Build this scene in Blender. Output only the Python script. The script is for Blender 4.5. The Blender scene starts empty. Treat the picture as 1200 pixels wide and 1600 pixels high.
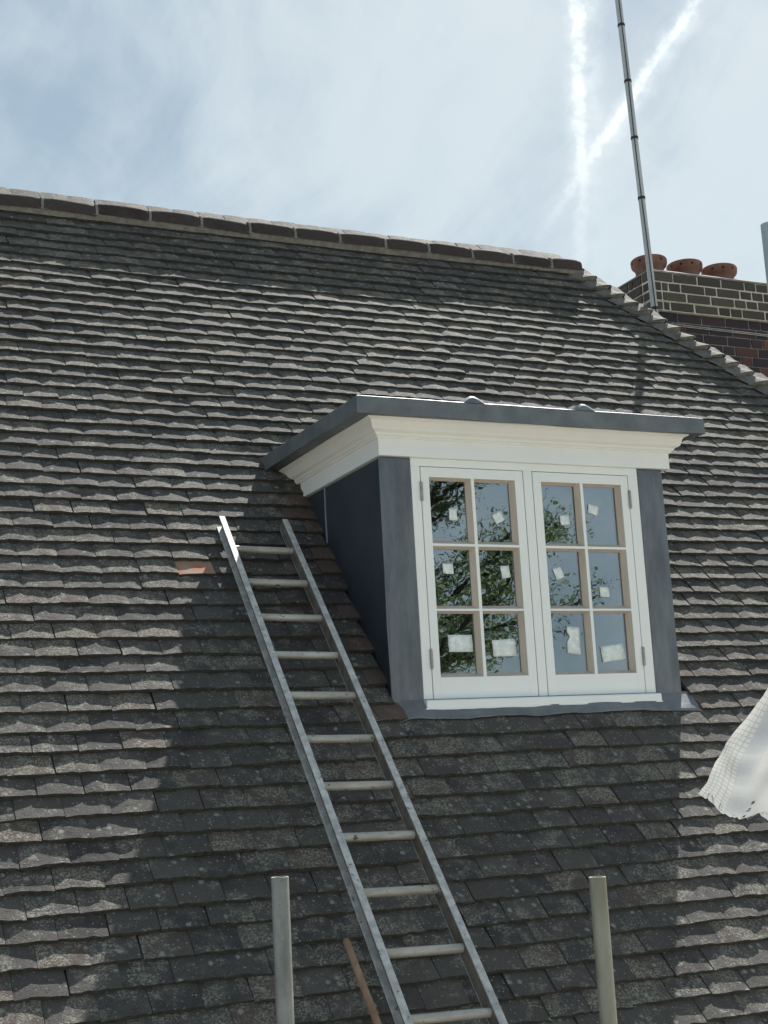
import bpy, bmesh, math, random
from mathutils import Vector, Matrix, noise
random.seed(7)
R = math.radians
SC = bpy.context.scene
COL = SC.collection

# ------------------------------------------------------------------ camera
cam = bpy.data.cameras.new('camera')
cam.sensor_fit = 'HORIZONTAL'; cam.sensor_width = 36.0; cam.lens = 36.0 * 2189.7 / 1200.0
cam.clip_start = 0.05; cam.clip_end = 2000
CAM_POS = Vector((-2.6653, -5.3792, -0.3064))
AX = (Vector((0.911, -0.409, -0.0532)), Vector((-0.0279, -0.19, 0.9814)), Vector((0.4115, 0.8925, 0.1845)))
co = bpy.data.objects.new('camera', cam); COL.objects.link(co)
yaw, pit, rol = -0.432, 0.1855, -0.0542
co.matrix_world = Matrix.Translation(CAM_POS) @ (Matrix.Rotation(yaw, 4, 'Z') @ Matrix.Rotation(math.pi / 2 + pit, 4, 'X') @ Matrix.Rotation(-rol * -1, 4, 'Z'))
# exact axes (right, up, back)
a, b, c = AX
m = Matrix(((a.x, b.x, -c.x, CAM_POS.x), (a.y, b.y, -c.y, CAM_POS.y), (a.z, b.z, -c.z, CAM_POS.z), (0, 0, 0, 1)))
q = m.to_quaternion(); co.matrix_world = Matrix.Translation(CAM_POS) @ q.to_matrix().to_4x4()
SC.camera = co

# ------------------------------------------------------------------ node helpers
class NT:
    def __init__(s, tree): s.t = tree; s.n = tree.nodes; s.l = tree.links
    def new(s, typ, **k):
        n = s.n.new(typ)
        for kk, v in k.items(): setattr(n, kk, v)
        return n
    def link(s, o, i): s.l.new(o, i)
    def put(s, sock, v):
        if isinstance(v, bpy.types.NodeSocket): s.l.new(v, sock)
        elif isinstance(v, (tuple, list)) and len(v) == 3 and sock.type == 'RGBA': sock.default_value = (*v, 1)
        else: sock.default_value = v
    def math(s, op, x, y=0.0, z=None, clamp=False):
        n = s.new('ShaderNodeMath', operation=op, use_clamp=clamp)
        s.put(n.inputs[0], x); s.put(n.inputs[1], y)
        if z is not None: s.put(n.inputs[2], z)
        return n.outputs[0]
    def vmath(s, op, x, y=None):
        n = s.new('ShaderNodeVectorMath', operation=op); s.put(n.inputs[0], x)
        if y is not None: s.put(n.inputs[1], y)
        return n.outputs['Value'] if op in ('DOT_PRODUCT', 'LENGTH') else n.outputs[0]
    def mix(s, f, x, y, blend='MIX'):
        n = s.new('ShaderNodeMix', data_type='RGBA', blend_type=blend)
        s.put(n.inputs['Factor'], f); s.put(n.inputs['A'], x) if False else None
        s.put(n.inputs[6], x); s.put(n.inputs[7], y)
        return n.outputs[2]
    def ramp(s, f, lo, hi, a=0.0, b=1.0):
        n = s.new('ShaderNodeMapRange', interpolation_type='SMOOTHSTEP')
        s.put(n.inputs[0], f)
        for i, v in zip((1, 2, 3, 4), (lo, hi, a, b)): n.inputs[i].default_value = v
        return n.outputs[0]
    def noise(s, vec, scale, detail=4, rough=0.55, dist=0.0, out=0):
        n = s.new('ShaderNodeTexNoise'); s.put(n.inputs['Vector'], vec)
        n.inputs['Scale'].default_value = scale; n.inputs['Detail'].default_value = detail
        n.inputs['Roughness'].default_value = rough; n.inputs['Distortion'].default_value = dist
        return n.outputs[out]
    def voro(s, vec, scale, out='Distance', rnd=1.0):
        n = s.new('ShaderNodeTexVoronoi'); s.put(n.inputs['Vector'], vec)
        n.inputs['Scale'].default_value = scale; n.inputs['Randomness'].default_value = rnd
        return n.outputs[out]
    def mapping(s, vec, scale=(1, 1, 1), rot=(0, 0, 0), loc=(0, 0, 0)):
        n = s.new('ShaderNodeMapping'); s.put(n.inputs[0], vec)
        n.inputs['Scale'].default_value = scale; n.inputs['Rotation'].default_value = rot; n.inputs['Location'].default_value = loc
        return n.outputs[0]
    def comb(s, x, y, z):
        n = s.new('ShaderNodeCombineXYZ')
        for i, v in enumerate((x, y, z)): s.put(n.inputs[i], v)
        return n.outputs[0]
    def sep(s, v):
        n = s.new('ShaderNodeSeparateXYZ'); s.put(n.inputs[0], v); return n.outputs

# ------------------------------------------------------------------ world, sun, exposure
SUN = Vector((0.4389, 0.4967, 0.7488)).normalized()
SUN_EL, SUN_AZ = math.asin(SUN.z), math.atan2(SUN.x, SUN.y)
w = bpy.data.worlds.new('World'); SC.world = w; w.use_nodes = True
N = NT(w.node_tree); w.node_tree.nodes.clear()
out = N.new('ShaderNodeOutputWorld'); bg = N.new('ShaderNodeBackground'); bg.inputs['Strength'].default_value = 0.052
sky = N.new('ShaderNodeTexSky', sky_type='NISHITA', sun_disc=False)
sky.sun_elevation = SUN_EL; sky.sun_rotation = SUN_AZ; sky.air_density = 1.0; sky.dust_density = 1.2; sky.ozone_density = 1.2
tc = N.new('ShaderNodeTexCoord'); D = tc.outputs['Generated']
x, y, z = N.sep(D)
zc = N.math('MAXIMUM', z, 0.06)
P = N.comb(N.math('DIVIDE', x, zc), N.math('DIVIDE', y, zc), 0.0)
warp = N.vmath('MULTIPLY', N.vmath('SUBTRACT', N.noise(D, 3.0, 3, 0.5, 0, 1), (0.5, 0.5, 0.5)), (0.22, 0.22, 0.22))
Dw = N.vmath('ADD', D, warp)
def streak(axis, keep, scale, loc, rough):
    ax = Vector(axis).normalized(); k = N.vmath('DOT_PRODUCT', Dw, tuple(ax))
    n = N.new('ShaderNodeVectorMath', operation='SCALE'); n.inputs[0].default_value = tuple(ax); N.put(n.inputs['Scale'], N.math('MULTIPLY', k, 1 - keep))
    return N.noise(N.mapping(N.vmath('SUBTRACT', Dw, n.outputs[0]), loc=loc), scale, 7, rough, 0.15)
st = streak((-0.038, 0.080, -0.082), 0.28, 7.0, (0.3, 0.1, 0.7), 0.56)
st2 = streak((0.939, -0.219, -1.03), 0.35, 6.0, (2.1, 4.0, 1.0), 0.58)
fib = streak((-0.038, 0.080, -0.082), 0.10, 26.0, (5.0, 1.0, 2.0), 0.6)
big = N.noise(N.mapping(D, loc=(1.7, 0.4, 2.2)), 3.2, 3, 0.5)
sunside = N.ramp(x, -0.15, 0.80)
cl = N.math('ADD', N.math('MULTIPLY', st, 0.46), N.math('MULTIPLY', st2, 0.38))
cl = N.math('ADD', cl, N.math('MULTIPLY', fib, 0.16))
cl = N.math('ADD', cl, N.math('MULTIPLY', N.math('SUBTRACT', big, 0.5), 0.35))
cl = N.math('ADD', cl, N.math('MULTIPLY', N.math('SUBTRACT', sunside, 0.5), 0.11))
cl = N.ramp(cl, 0.385, 0.63, 0.0, 1.0)
def contrail(nrm, wid, zlo, zhi, seed, amt, spread):
    w1 = N.math('MULTIPLY', N.math('SUBTRACT', N.noise(N.mapping(D, loc=(seed, 0, 0)), 18, 3, 0.6), 0.5), wid * 1.4)
    w2 = N.math('MULTIPLY', N.math('SUBTRACT', N.noise(N.mapping(D, loc=(seed, 2, 0)), 90, 4, 0.65), 0.5), wid * 1.5)
    d = N.math('ADD', N.math('MULTIPLY', N.vmath('DOT_PRODUCT', D, nrm), -1.0), N.math('ADD', w1, w2))
    dens = N.noise(N.mapping(D, loc=(0, seed, 0)), 30, 6, 0.7)
    left = N.ramp(d, -wid * 1.1, -wid * 0.1, 0, 1)
    core = N.math('MULTIPLY', left, N.ramp(d, wid * 0.1, wid * 1.2, 1, 0))
    halo = N.math('MULTIPLY', N.math('MULTIPLY', N.ramp(d, -wid * 1.8, 0, 0, 1), N.ramp(d, 0.0, wid * spread, 1, 0)), 0.50)
    mk = N.math('MAXIMUM', N.math('MULTIPLY', core, N.ramp(dens, 0.30, 0.62, 0.12, 1.0)), N.math('MULTIPLY', halo, N.ramp(dens, 0.36, 0.60, 0.25, 1.0)))
    mk = N.math('MULTIPLY', mk, N.ramp(z, zlo, zhi))
    return N.math('MULTIPLY', mk, N.math('MULTIPLY', N.ramp(y, 0.0, 0.2), amt))
c1 = contrail((-0.84263, 0.53487, 0.06238), 0.0072, 0.30, 0.49, 3.0, 1.0, 3.4)
c2 = contrail((-0.78208, 0.22266, 0.58205), 0.0058, 0.352, 0.43, 9.0, 1.0, 2.6)
trail = N.math('MAXIMUM', c1, c2)
skyc = N.mix(0.80, sky.outputs[0], (2.55, 3.5, 4.15))
cloudc = N.mix(0.85, sky.outputs[0], (5.0, 5.7, 5.9))
col = N.mix(cl, skyc, cloudc)
col = N.mix(trail, col, (8.6, 9.2, 9.3))
N.link(col, bg.inputs[0]); N.link(bg.outputs[0], out.inputs[0])

sl = bpy.data.lights.new('sun', 'SUN'); sl.energy = 3.9; sl.angle = R(0.5); sl.color = (1.0, 0.965, 0.91)
so = bpy.data.objects.new('sun', sl); COL.objects.link(so)
so.rotation_euler = (-SUN).to_track_quat('-Z', 'Y').to_euler()
VS = SC.view_settings
VS.view_transform = 'Standard'; VS.look = 'None'; VS.gamma = 1.0; VS.use_curve_mapping = False; VS.exposure = 1.36
SC.cycles.max_bounces = 8; SC.cycles.transparent_max_bounces = 8

# ------------------------------------------------------------------ materials
def mat(name):
    m = bpy.data.materials.new(name); m.use_nodes = True
    t = NT(m.node_tree); bs = m.node_tree.nodes['Principled BSDF']
    return m, t, bs
def bump(t, bs, h, strength=0.3, dist=0.01):
    n = t.new('ShaderNodeBump'); n.inputs['Strength'].default_value = strength; n.inputs['Distance'].default_value = dist
    t.put(n.inputs['Height'], h); t.link(n.outputs[0], bs.inputs['Normal'])
def pos(t): return t.new('ShaderNodeNewGeometry').outputs['Position']

def tile_mat(name, src, warm=0.0, lich=1.0, pale=0.0, dark=1.0):
    m, t, bs = mat(name)
    if src == 'object': tone = t.new('ShaderNodeObjectInfo').outputs['Random']
    else: tone = t.new('ShaderNodeAttribute', attribute_name='tone').outputs['Fac']
    p = pos(t)
    off = t.comb(t.math('MULTIPLY', tone, 37.0), t.math('MULTIPLY', tone, 11.0), t.math('MULTIPLY', tone, 5.0))
    pt = t.vmath('ADD', p, off)
    tone2 = t.math('FRACT', t.math('MULTIPLY', tone, 7.31))
    c = t.mix(tone, (0.043, 0.039, 0.042), (0.092, 0.084, 0.078))
    c = t.mix(t.ramp(tone2, 0.74, 0.97), c, (0.092, 0.066, 0.058))
    c = t.mix(t.ramp(t.noise(pt, 16, 5, 0.6), 0.35, 0.7), c, (0.076, 0.070, 0.065))
    # lichen crust in irregular patches, differing from tile to tile
    lp = t.math('ADD', t.noise(pt, 13, 6, 0.68), t.math('MULTIPLY', t.math('SUBTRACT', tone2, 0.5), 0.16))
    lp = t.math('ADD', lp, t.math('MULTIPLY', t.math('SUBTRACT', t.noise(p, 1.3, 3), 0.5), 0.35))
    fine = t.noise(pt, 120, 4, 0.7)
    crust = t.math('MULTIPLY', t.ramp(lp, 0.46, 0.64), t.ramp(fine, 0.42, 0.60))
    lc = t.mix(t.noise(pt, 30, 2), (0.22, 0.215, 0.17), (0.40, 0.39, 0.33))
    c = t.mix(t.math('MULTIPLY', crust, 0.72 * lich), c, lc)
    # round grey lichen spots
    wp = t.vmath('ADD', pt, t.vmath('MULTIPLY', t.noise(pt, 60, 2, 0.5, 0, 1), (0.012, 0.012, 0.012)))
    v = t.voro(wp, 26); vc = t.voro(wp, 26, 'Color')
    vr = t.sep(vc)[0]
    spot = t.math('MULTIPLY', t.ramp(v, 0.14, 0.34, 1, 0), t.ramp(vr, 0.80, 0.84))
    v2 = t.voro(wp, 80); v2r = t.sep(t.voro(wp, 80, 'Color'))[1]
    spot2 = t.math('MULTIPLY', t.ramp(v2, 0.18, 0.32, 1, 0), t.ramp(v2r, 0.72, 0.8))
    v3 = t.voro(pt, 210); spot2 = t.math('MAXIMUM', spot2, t.math('MULTIPLY', t.math('MULTIPLY', t.ramp(v3, 0.2, 0.4, 0.8, 0), t.ramp(t.sep(t.voro(pt, 210, 'Color'))[0], 0.8, 0.86)), t.ramp(t.noise(p, 3.0, 3), 0.4, 0.6)))
    c = t.mix(t.math('MULTIPLY', t.math('MAXIMUM', spot, spot2), 0.62 * lich), c, (0.33, 0.34, 0.31))
    # moss
    ms = t.math('MULTIPLY', t.ramp(t.noise(p, 5, 5, 0.7), 0.56, 0.72), t.ramp(fine, 0.45, 0.6))
    c = t.mix(t.math('MULTIPLY', ms, 0.3), c, (0.055, 0.065, 0.035))
    if pale: c = t.mix(t.math('MULTIPLY', t.ramp(t.noise(pt, 9, 4), 0.25, 0.6), pale), c, (0.235, 0.23, 0.20))
    if warm: c = t.mix(warm, c, (0.20, 0.075, 0.045))
    g = t.noise(pt, 420, 2, 0.6)
    c = t.mix(1.0, c, t.mix(t.ramp(g, 0.3, 0.7), (0.62, 0.62, 0.62), (1.32, 1.32, 1.30)), 'MULTIPLY')
    if dark != 1.0: c = t.mix(1.0, c, (dark, dark, dark), 'MULTIPLY')
    t.link(c, bs.inputs['Base Color']); bs.inputs['Roughness'].default_value = 0.88
    bs.inputs['Specular IOR Level'].default_value = 0.3
    h = t.math('ADD', t.math('MULTIPLY', t.noise(pt, 160, 5, 0.7), 0.7), t.math('ADD', t.math('MULTIPLY', crust, 0.35), t.math('MULTIPLY', t.noise(pt, 34, 3), 0.9)))
    bump(t, bs, h, 0.7, 0.005)
    return m
M = {}
M['tile'] = tile_mat('weathered_tile', 'object')
M['tile_far'] = tile_mat('weathered_tile_far', 'attr')
M['tile_warm'] = tile_mat('reddish_cut_tile', 'object', 0.20, 0.5)
M['ridge'] = tile_mat('ridge_clay', 'object', 0.07, 0.18, dark=0.62)

M['bonnet'] = tile_mat('bonnet_clay', 'object', 0.0, 0.9, 0.50)

def simple(name, colA, colB, scale, rough=0.6, metal=0.0, bs_=0.2, bd=0.003, stretch=(1, 1, 1), spec=0.5, detail=5, grain=0.0, stain=0.0):
    m, t, bs = mat(name); p = t.mapping(pos(t), stretch)
    f = t.ramp(t.noise(p, scale, detail, 0.62), 0.3, 0.7)
    c = t.mix(f, colA, colB)
    if grain:
        g = t.noise(p, scale * 14, 3, 0.7); c = t.mix(t.math('MULTIPLY', t.ramp(g, 0.52, 0.7), grain), c, colA)
    if stain:
        p0 = pos(t); sp = t.math('MULTIPLY', t.ramp(t.noise(p0, 38, 5, 0.7), 0.60, 0.66), stain)
        c = t.mix(sp, c, (0.05, 0.045, 0.04))
        c = t.mix(t.math('MULTIPLY', t.ramp(t.noise(t.mapping(p0, loc=(3, 1, 5)), 30, 5, 0.7), 0.66, 0.70), stain), c, (0.62, 0.62, 0.60))
    t.link(c, bs.inputs['Base Color'])
    bs.inputs['Roughness'].default_value = rough; bs.inputs['Metallic'].default_value = metal
    bs.inputs['Specular IOR Level'].default_value = spec
    bump(t, bs, t.noise(p, scale * 4, 4, 0.6), bs_, bd)
    return m, t, bs
M['edge'] = simple('dark_tile_edge', (0.022, 0.024, 0.021), (0.055, 0.055, 0.042), 60, 0.95, 0, 0.5, 0.004)[0]  # one darker greenish tone on the tail edge of every tile
M['orange'] = simple('orange_clay', (0.36, 0.125, 0.07), (0.30, 0.235, 0.18), 13, 0.9, grain=0.3)[0]
M['lead'] = simple('sheet_lead', (0.125, 0.14, 0.16), (0.20, 0.215, 0.235), 5, 0.42, 0.75, 0.35, 0.006, spec=0.5, stretch=(2.2, 2.2, 0.6), grain=0.35)[0]
M['lead_cheek'] = simple('shade_toned_lead', (0.085, 0.105, 0.138), (0.108, 0.130, 0.165), 3, 0.46, 0.75, 0.12, 0.004)[0]  # same lead, darkened: dark reflections on the side face put into the colour
M['lead_new'] = simple('lead_capping', (0.125, 0.14, 0.155), (0.195, 0.21, 0.22), 7, 0.52, 0.45, 0.30, 0.005, grain=0.3)[0]
M['white'] = simple('white_gloss_paint', (0.83, 0.86, 0.85), (0.87, 0.885, 0.875), 3, 0.38, 0, 0.05, 0.002, spec=0.5)[0]
M['white_warm'] = simple('bounce_warmed_white_paint', (0.82, 0.82, 0.785), (0.86, 0.855, 0.82), 3, 0.42, 0, 0.05, 0.002)[0]  # white cornice paint with warm bounce light from the roof put into its colour
M['primer'] = simple('bare_primed_wood', (0.50, 0.425, 0.355), (0.58, 0.50, 0.425), 20, 0.7, 0, 0.1, 0.001, stretch=(1, 1, 0.2))[0]
M['gap'] = simple('gap_shade', (0.03, 0.035, 0.035), (0.05, 0.05, 0.05), 9, 0.8)[0]
M['steel'] = simple('steel_hinge', (0.28, 0.28, 0.26), (0.42, 0.41, 0.38), 60, 0.4, 0.8)[0]
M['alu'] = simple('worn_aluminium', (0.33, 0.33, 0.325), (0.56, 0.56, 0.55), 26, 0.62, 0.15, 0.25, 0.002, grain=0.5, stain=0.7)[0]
M['alu_web'] = simple('dark_aluminium_side', (0.12, 0.105, 0.085), (0.21, 0.19, 0.16), 18, 0.6, 0.3, 0.25, 0.002, grain=0.5, stain=0.6)[0]  # darker brownish tone for the rail webs and rung ends
M['galv'] = simple('galvanised_tube', (0.19, 0.187, 0.165), (0.30, 0.297, 0.27), 20, 0.50, 0.5, 0.25, 0.002, stretch=(1, 1, 0.35), grain=0.5, stain=0.35)[0]
M['galv_ochre'] = simple('stained_galvanised_tube', (0.225, 0.205, 0.145), (0.32, 0.30, 0.235), 12, 0.52, 0.4, 0.25, 0.002, stretch=(1, 1, 0.3), grain=0.3)[0]
M['galv_blue'] = simple('cool_galvanised_tube', (0.26, 0.30, 0.33), (0.38, 0.42, 0.45), 16, 0.5, 0.4, 0.25, 0.002, stretch=(1, 1, 0.3), grain=0.35)[0]
M['mast'] = simple('grey_mast_alloy', (0.36, 0.36, 0.36), (0.52, 0.52, 0.51), 14, 0.45, 0.5, 0.1, 0.001, stretch=(1, 1, 0.2))[0]
M['black'] = simple('black_rubber_and_hole_shade', (0.012, 0.012, 0.013), (0.025, 0.025, 0.027), 30, 0.6)[0]
M['wood'] = simple('old_wooden_handle', (0.20, 0.12, 0.075), (0.33, 0.21, 0.14), 20, 0.7, 0, 0.3, 0.002, stretch=(1, 1, 0.2))[0]
M['terracotta'] = simple('terracotta', (0.15, 0.068, 0.052), (0.22, 0.115, 0.09), 14, 0.85, 0, 0.3, 0.004)[0]
M['mortar'] = simple('pale_mortar', (0.155, 0.143, 0.125), (0.25, 0.235, 0.205), 25, 0.95, 0, 0.6, 0.006)[0]
M['mortar_light'] = simple('cream_repointing_mortar', (0.50, 0.475, 0.39), (0.66, 0.63, 0.53), 25, 0.95, 0, 0.6, 0.006)[0]
M['mortar_dark'] = simple('sooty_mortar', (0.12, 0.11, 0.105), (0.27, 0.25, 0.23), 18, 0.95, 0, 0.6, 0.006)[0]
M['deck'] = simple('roof_underlay', (0.03, 0.03, 0.03), (0.045, 0.045, 0.045), 4, 0.9)[0]
M['wall'] = simple('house_brick', (0.22, 0.10, 0.07), (0.30, 0.15, 0.11), 6, 0.9)[0]
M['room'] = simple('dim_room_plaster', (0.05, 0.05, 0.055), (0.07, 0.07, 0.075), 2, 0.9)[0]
M['ground'] = simple('garden_ground', (0.22, 0.22, 0.18), (0.36, 0.34, 0.30), 0.4, 0.95)[0]
M['board'] = simple('weathered_scaffold_board', (0.36, 0.32, 0.26), (0.50, 0.46, 0.39), 6, 0.9, stretch=(0.1, 2, 1))[0]
M['bark'] = simple('tree_bark', (0.035, 0.03, 0.025), (0.07, 0.06, 0.05), 9, 0.9)[0]

def brick_mat(name, A, B, C_):
    m, t, bs = mat(name); r = t.new('ShaderNodeObjectInfo').outputs['Random']; p = pos(t)
    pt = t.vmath('ADD', p, t.comb(t.math('MULTIPLY', r, 31.0), 0.0, 0.0))
    c = t.mix(r, A, B); c = t.mix(t.ramp(t.math('FRACT', t.math('MULTIPLY', r, 5.7)), 0.6, 0.9), c, C_)
    c = t.mix(t.math('MULTIPLY', t.ramp(t.noise(pt, 22, 5, 0.65), 0.4, 0.7), 0.6), c, t.mix(0.5, c, (0.04, 0.035, 0.03)))
    t.link(c, bs.inputs['Base Color']); bs.inputs['Roughness'].default_value = 0.9
    bump(t, bs, t.noise(pt, 90, 5, 0.7), 0.5, 0.006); return m
M['brick_sooty'] = brick_mat('sooty_stock_brick', (0.050, 0.043, 0.035), (0.086, 0.074, 0.059), (0.075, 0.056, 0.046))
M['brick_red'] = brick_mat('dark_red_brick', (0.026, 0.022, 0.030), (0.055, 0.034, 0.038), (0.10, 0.042, 0.036))
M['brick_orange'] = brick_mat('orange_red_brick', (0.13, 0.055, 0.042), (0.19, 0.085, 0.062), (0.09, 0.045, 0.04))

m, t, bs = mat('window_glass'); t.n.remove(bs)
gl = t.new('ShaderNodeBsdfGlossy'); gl.inputs['Roughness'].default_value = 0.0; gl.inputs['Color'].default_value = (0.88, 0.95, 1.0, 1)
tr = t.new('ShaderNodeBsdfTransparent'); tr.inputs['Color'].default_value = (0.62, 0.66, 0.66, 1)
lw = t.new('ShaderNodeFresnel'); lw.inputs['IOR'].default_value = 1.5
fac = t.math('ADD', t.math('MULTIPLY', lw.outputs[0], 1.8), 0.23, clamp=True)
nb = t.new('ShaderNodeBump'); nb.inputs['Strength'].default_value = 0.02; nb.inputs['Distance'].default_value = 0.01
t.put(nb.inputs['Height'], t.noise(pos(t), 9, 2)); t.link(nb.outputs[0], gl.inputs['Normal'])
mx = t.new('ShaderNodeMixShader'); t.put(mx.inputs[0], fac); t.link(tr.outputs[0], mx.inputs[1]); t.link(gl.outputs[0], mx.inputs[2])
t.link(mx.outputs[0], t.n['Material Output'].inputs[0]); M['glass'] = m

m, t, bs = mat('label_paper'); p = pos(t)
t.link(t.mix(t.ramp(t.noise(p, 40, 4, 0.7), 0.4, 0.65), (0.66, 0.74, 0.74), (0.86, 0.90, 0.88)), bs.inputs['Base Color'])
bs.inputs['Roughness'].default_value = 0.5; bump(t, bs, t.noise(p, 45, 3), 0.4, 0.002); M['paper'] = m

m, t, bs = mat('woven_white_sheeting')
uv = t.new('ShaderNodeAttribute', attribute_name='weave').outputs['Vector']
ux, uy, uz = t.sep(uv)
def line(v, freq, wd):
    f = t.math('FRACT', t.math('MULTIPLY', v, freq)); return t.ramp(t.math('ABSOLUTE', t.math('SUBTRACT', f, 0.5)), 0.5 - wd, 0.5)
g1 = t.math('MAXIMUM', line(ux, 62, 0.18), line(uy, 62, 0.18))
band = t.ramp(ux, 0.075, 0.083, 1, 0)
g = t.math('MULTIPLY', g1, t.math('ADD', t.math('MULTIPLY', band, 0.75), 0.14))
c = t.mix(g, t.mix(band, (0.54, 0.555, 0.57), (0.70, 0.70, 0.68)), (0.31, 0.315, 0.315))
c = t.mix(t.math('MULTIPLY', t.ramp(t.noise(uv, 18, 5, 0.7), 0.45, 0.75), 0.25), c, (0.55, 0.54, 0.46))
t.link(c, bs.inputs['Base Color']); bs.inputs['Roughness'].default_value = 0.55
tb = t.new('ShaderNodeBsdfTranslucent'); tb.inputs['Color'].default_value = (0.56, 0.575, 0.575, 1)
mx = t.new('ShaderNodeMixShader'); mx.inputs[0].default_value = 0.28
t.link(bs.outputs[0], mx.inputs[1]); t.link(tb.outputs[0], mx.inputs[2]); t.link(mx.outputs[0], t.n['Material Output'].inputs[0])
bump(t, bs, t.math('ADD', t.math('MULTIPLY', g, -0.6), t.noise(uv, 30, 4)), 0.5, 0.003); M['sheet'] = m

m, t, bs = mat('tree_leaves'); tone = t.new('ShaderNodeAttribute', attribute_name='tone').outputs['Fac']
t.link(t.mix(tone, (0.08, 0.115, 0.05), (0.155, 0.21, 0.09)), bs.inputs['Base Color']); bs.inputs['Roughness'].default_value = 0.55
tb = t.new('ShaderNodeBsdfTranslucent'); tb.inputs['Color'].default_value = (0.16, 0.24, 0.07, 1)
mx = t.new('ShaderNodeMixShader'); mx.inputs[0].default_value = 0.3
t.link(bs.outputs[0], mx.inputs[1]); t.link(tb.outputs[0], mx.inputs[2]); t.link(mx.outputs[0], t.n['Material Output'].inputs[0]); M['leaf'] = m

# ------------------------------------------------------------------ object helpers
def obj(name, me, parent=None, loc=None, label=None):
    o = bpy.data.objects.new(name, me); COL.objects.link(o)
    if parent is not None: o.parent = parent
    if loc is not None: o.location = loc
    if label: o['label'] = label
    return o
def thing(name, label, cat, loc=(0, 0, 0), group=None):
    o = bpy.data.objects.new(name, None); COL.objects.link(o); o.location = loc; o.empty_display_size = 0.1
    o['label'] = label; o['category'] = cat
    if group: o['group'] = group
    return o
def tag(o, label, cat, group=None):
    o['label'] = label; o['category'] = cat
    if group: o['group'] = group
    return o
class MB:
    def __init__(s): s.v = []; s.f = []; s.mi = []; s.sm = []
    def add(s, vs, fs, mi=0, sm=False):
        k = len(s.v); s.v += [tuple(v) for v in vs]; s.f += [tuple(i + k for i in f) for f in fs]; s.mi += [mi] * len(fs); s.sm += [sm] * len(fs)
    def box(s, x0, x1, y0, y1, z0, z1, mi=0):
        s.add([(x0, y0, z0), (x1, y0, z0), (x1, y1, z0), (x0, y1, z0), (x0, y0, z1), (x1, y0, z1), (x1, y1, z1), (x0, y1, z1)],
              [(0, 3, 2, 1), (4, 5, 6, 7), (0, 1, 5, 4), (1, 2, 6, 5), (2, 3, 7, 6), (3, 0, 4, 7)], mi)
    def tube(s, pts, rad, seg=16, mi=0, caps=True):
        pts = [Vector(p) for p in pts]; n = len(pts); vs = []; fs = []
        up = None
        for i, p in enumerate(pts):
            d = (pts[min(i + 1, n - 1)] - pts[max(i - 1, 0)]).normalized()
            if up is None: up = d.orthogonal().normalized()
            a = (up - d * up.dot(d)).normalized(); up = a; b = d.cross(a)
            r = rad[i] if isinstance(rad, (list, tuple)) else rad
            for k in range(seg):
                an = 2 * math.pi * k / seg; vs.append(p + a * (math.cos(an) * r) + b * (math.sin(an) * r))
        for i in range(n - 1):
            for k in range(seg):
                k2 = (k + 1) % seg; fs.append((i * seg + k, i * seg + k2, (i + 1) * seg + k2, (i + 1) * seg + k))
        s.add(vs, fs, mi, True)
        if caps:
            s.add(vs[:seg], [tuple(range(seg))[::-1]], mi); s.add(vs[-seg:], [tuple(range(seg))], mi)
    def mesh(s, name, mats, bevel=0.0, seg=2, attr=None):
        me = bpy.data.meshes.new(name); me.from_pydata(s.v, [], s.f)
        for mm in (mats if isinstance(mats, (list, tuple)) else [mats]): me.materials.append(mm)
        me.polygons.foreach_set('material_index', s.mi); me.polygons.foreach_set('use_smooth', s.sm)
        if bevel:
            bm = bmesh.new(); bm.from_mesh(me); bmesh.ops.recalc_face_normals(bm, faces=bm.faces)
            ed = [e for e in bm.edges if len(e.link_faces) == 2 and e.calc_face_angle(0) > 0.6]
            bmesh.ops.bevel(bm, geom=ed, offset=bevel, segments=seg, profile=0.6, affect='EDGES', clamp_overlap=True)
            bm.to_mesh(me); bm.free()
        if attr:
            at = me.attributes.new(attr[0], 'FLOAT', 'POINT'); at.data.foreach_set('value', attr[1])
        me.update(); return me
def boxmesh(name, x0, x1, y0, y1, z0, z1, m, bevel=0.002, seg=2):
    b = MB(); b.box(x0, x1, y0, y1, z0, z1); return b.mesh(name, m, bevel, seg)

# ------------------------------------------------------------------ roof frame
PITCH = 0.8767; SP_, CP_ = math.sin(PITCH), math.cos(PITCH)
SD = Vector((0, CP_, SP_)); NR = Vector((0, -SP_, CP_)); RO = Vector((0, 0, -0.0118)); S0 = 3.9932
def rp(x, s, h=0.0): return RO + Vector((x, 0, 0)) + SD * s + NR * h
def hipx(s): return 2.603 + 0.646 * (4.037 - s)
def wave(x, s): return noise.noise(Vector((x * 0.55, s * 0.7, 3.1))) * 0.012 + noise.noise(Vector((x * 1.7, s * 1.9, 9.1))) * 0.005

# ------------------------------------------------------------------ setting: ground
g = MB(); g.add([(-400, -400, -7), (400, -400, -7), (400, 400, -7), (-400, 400, -7)], [(0, 1, 2, 3)])
go = obj('ground', g.mesh('ground', M['ground'])); go['kind'] = 'structure'

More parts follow.
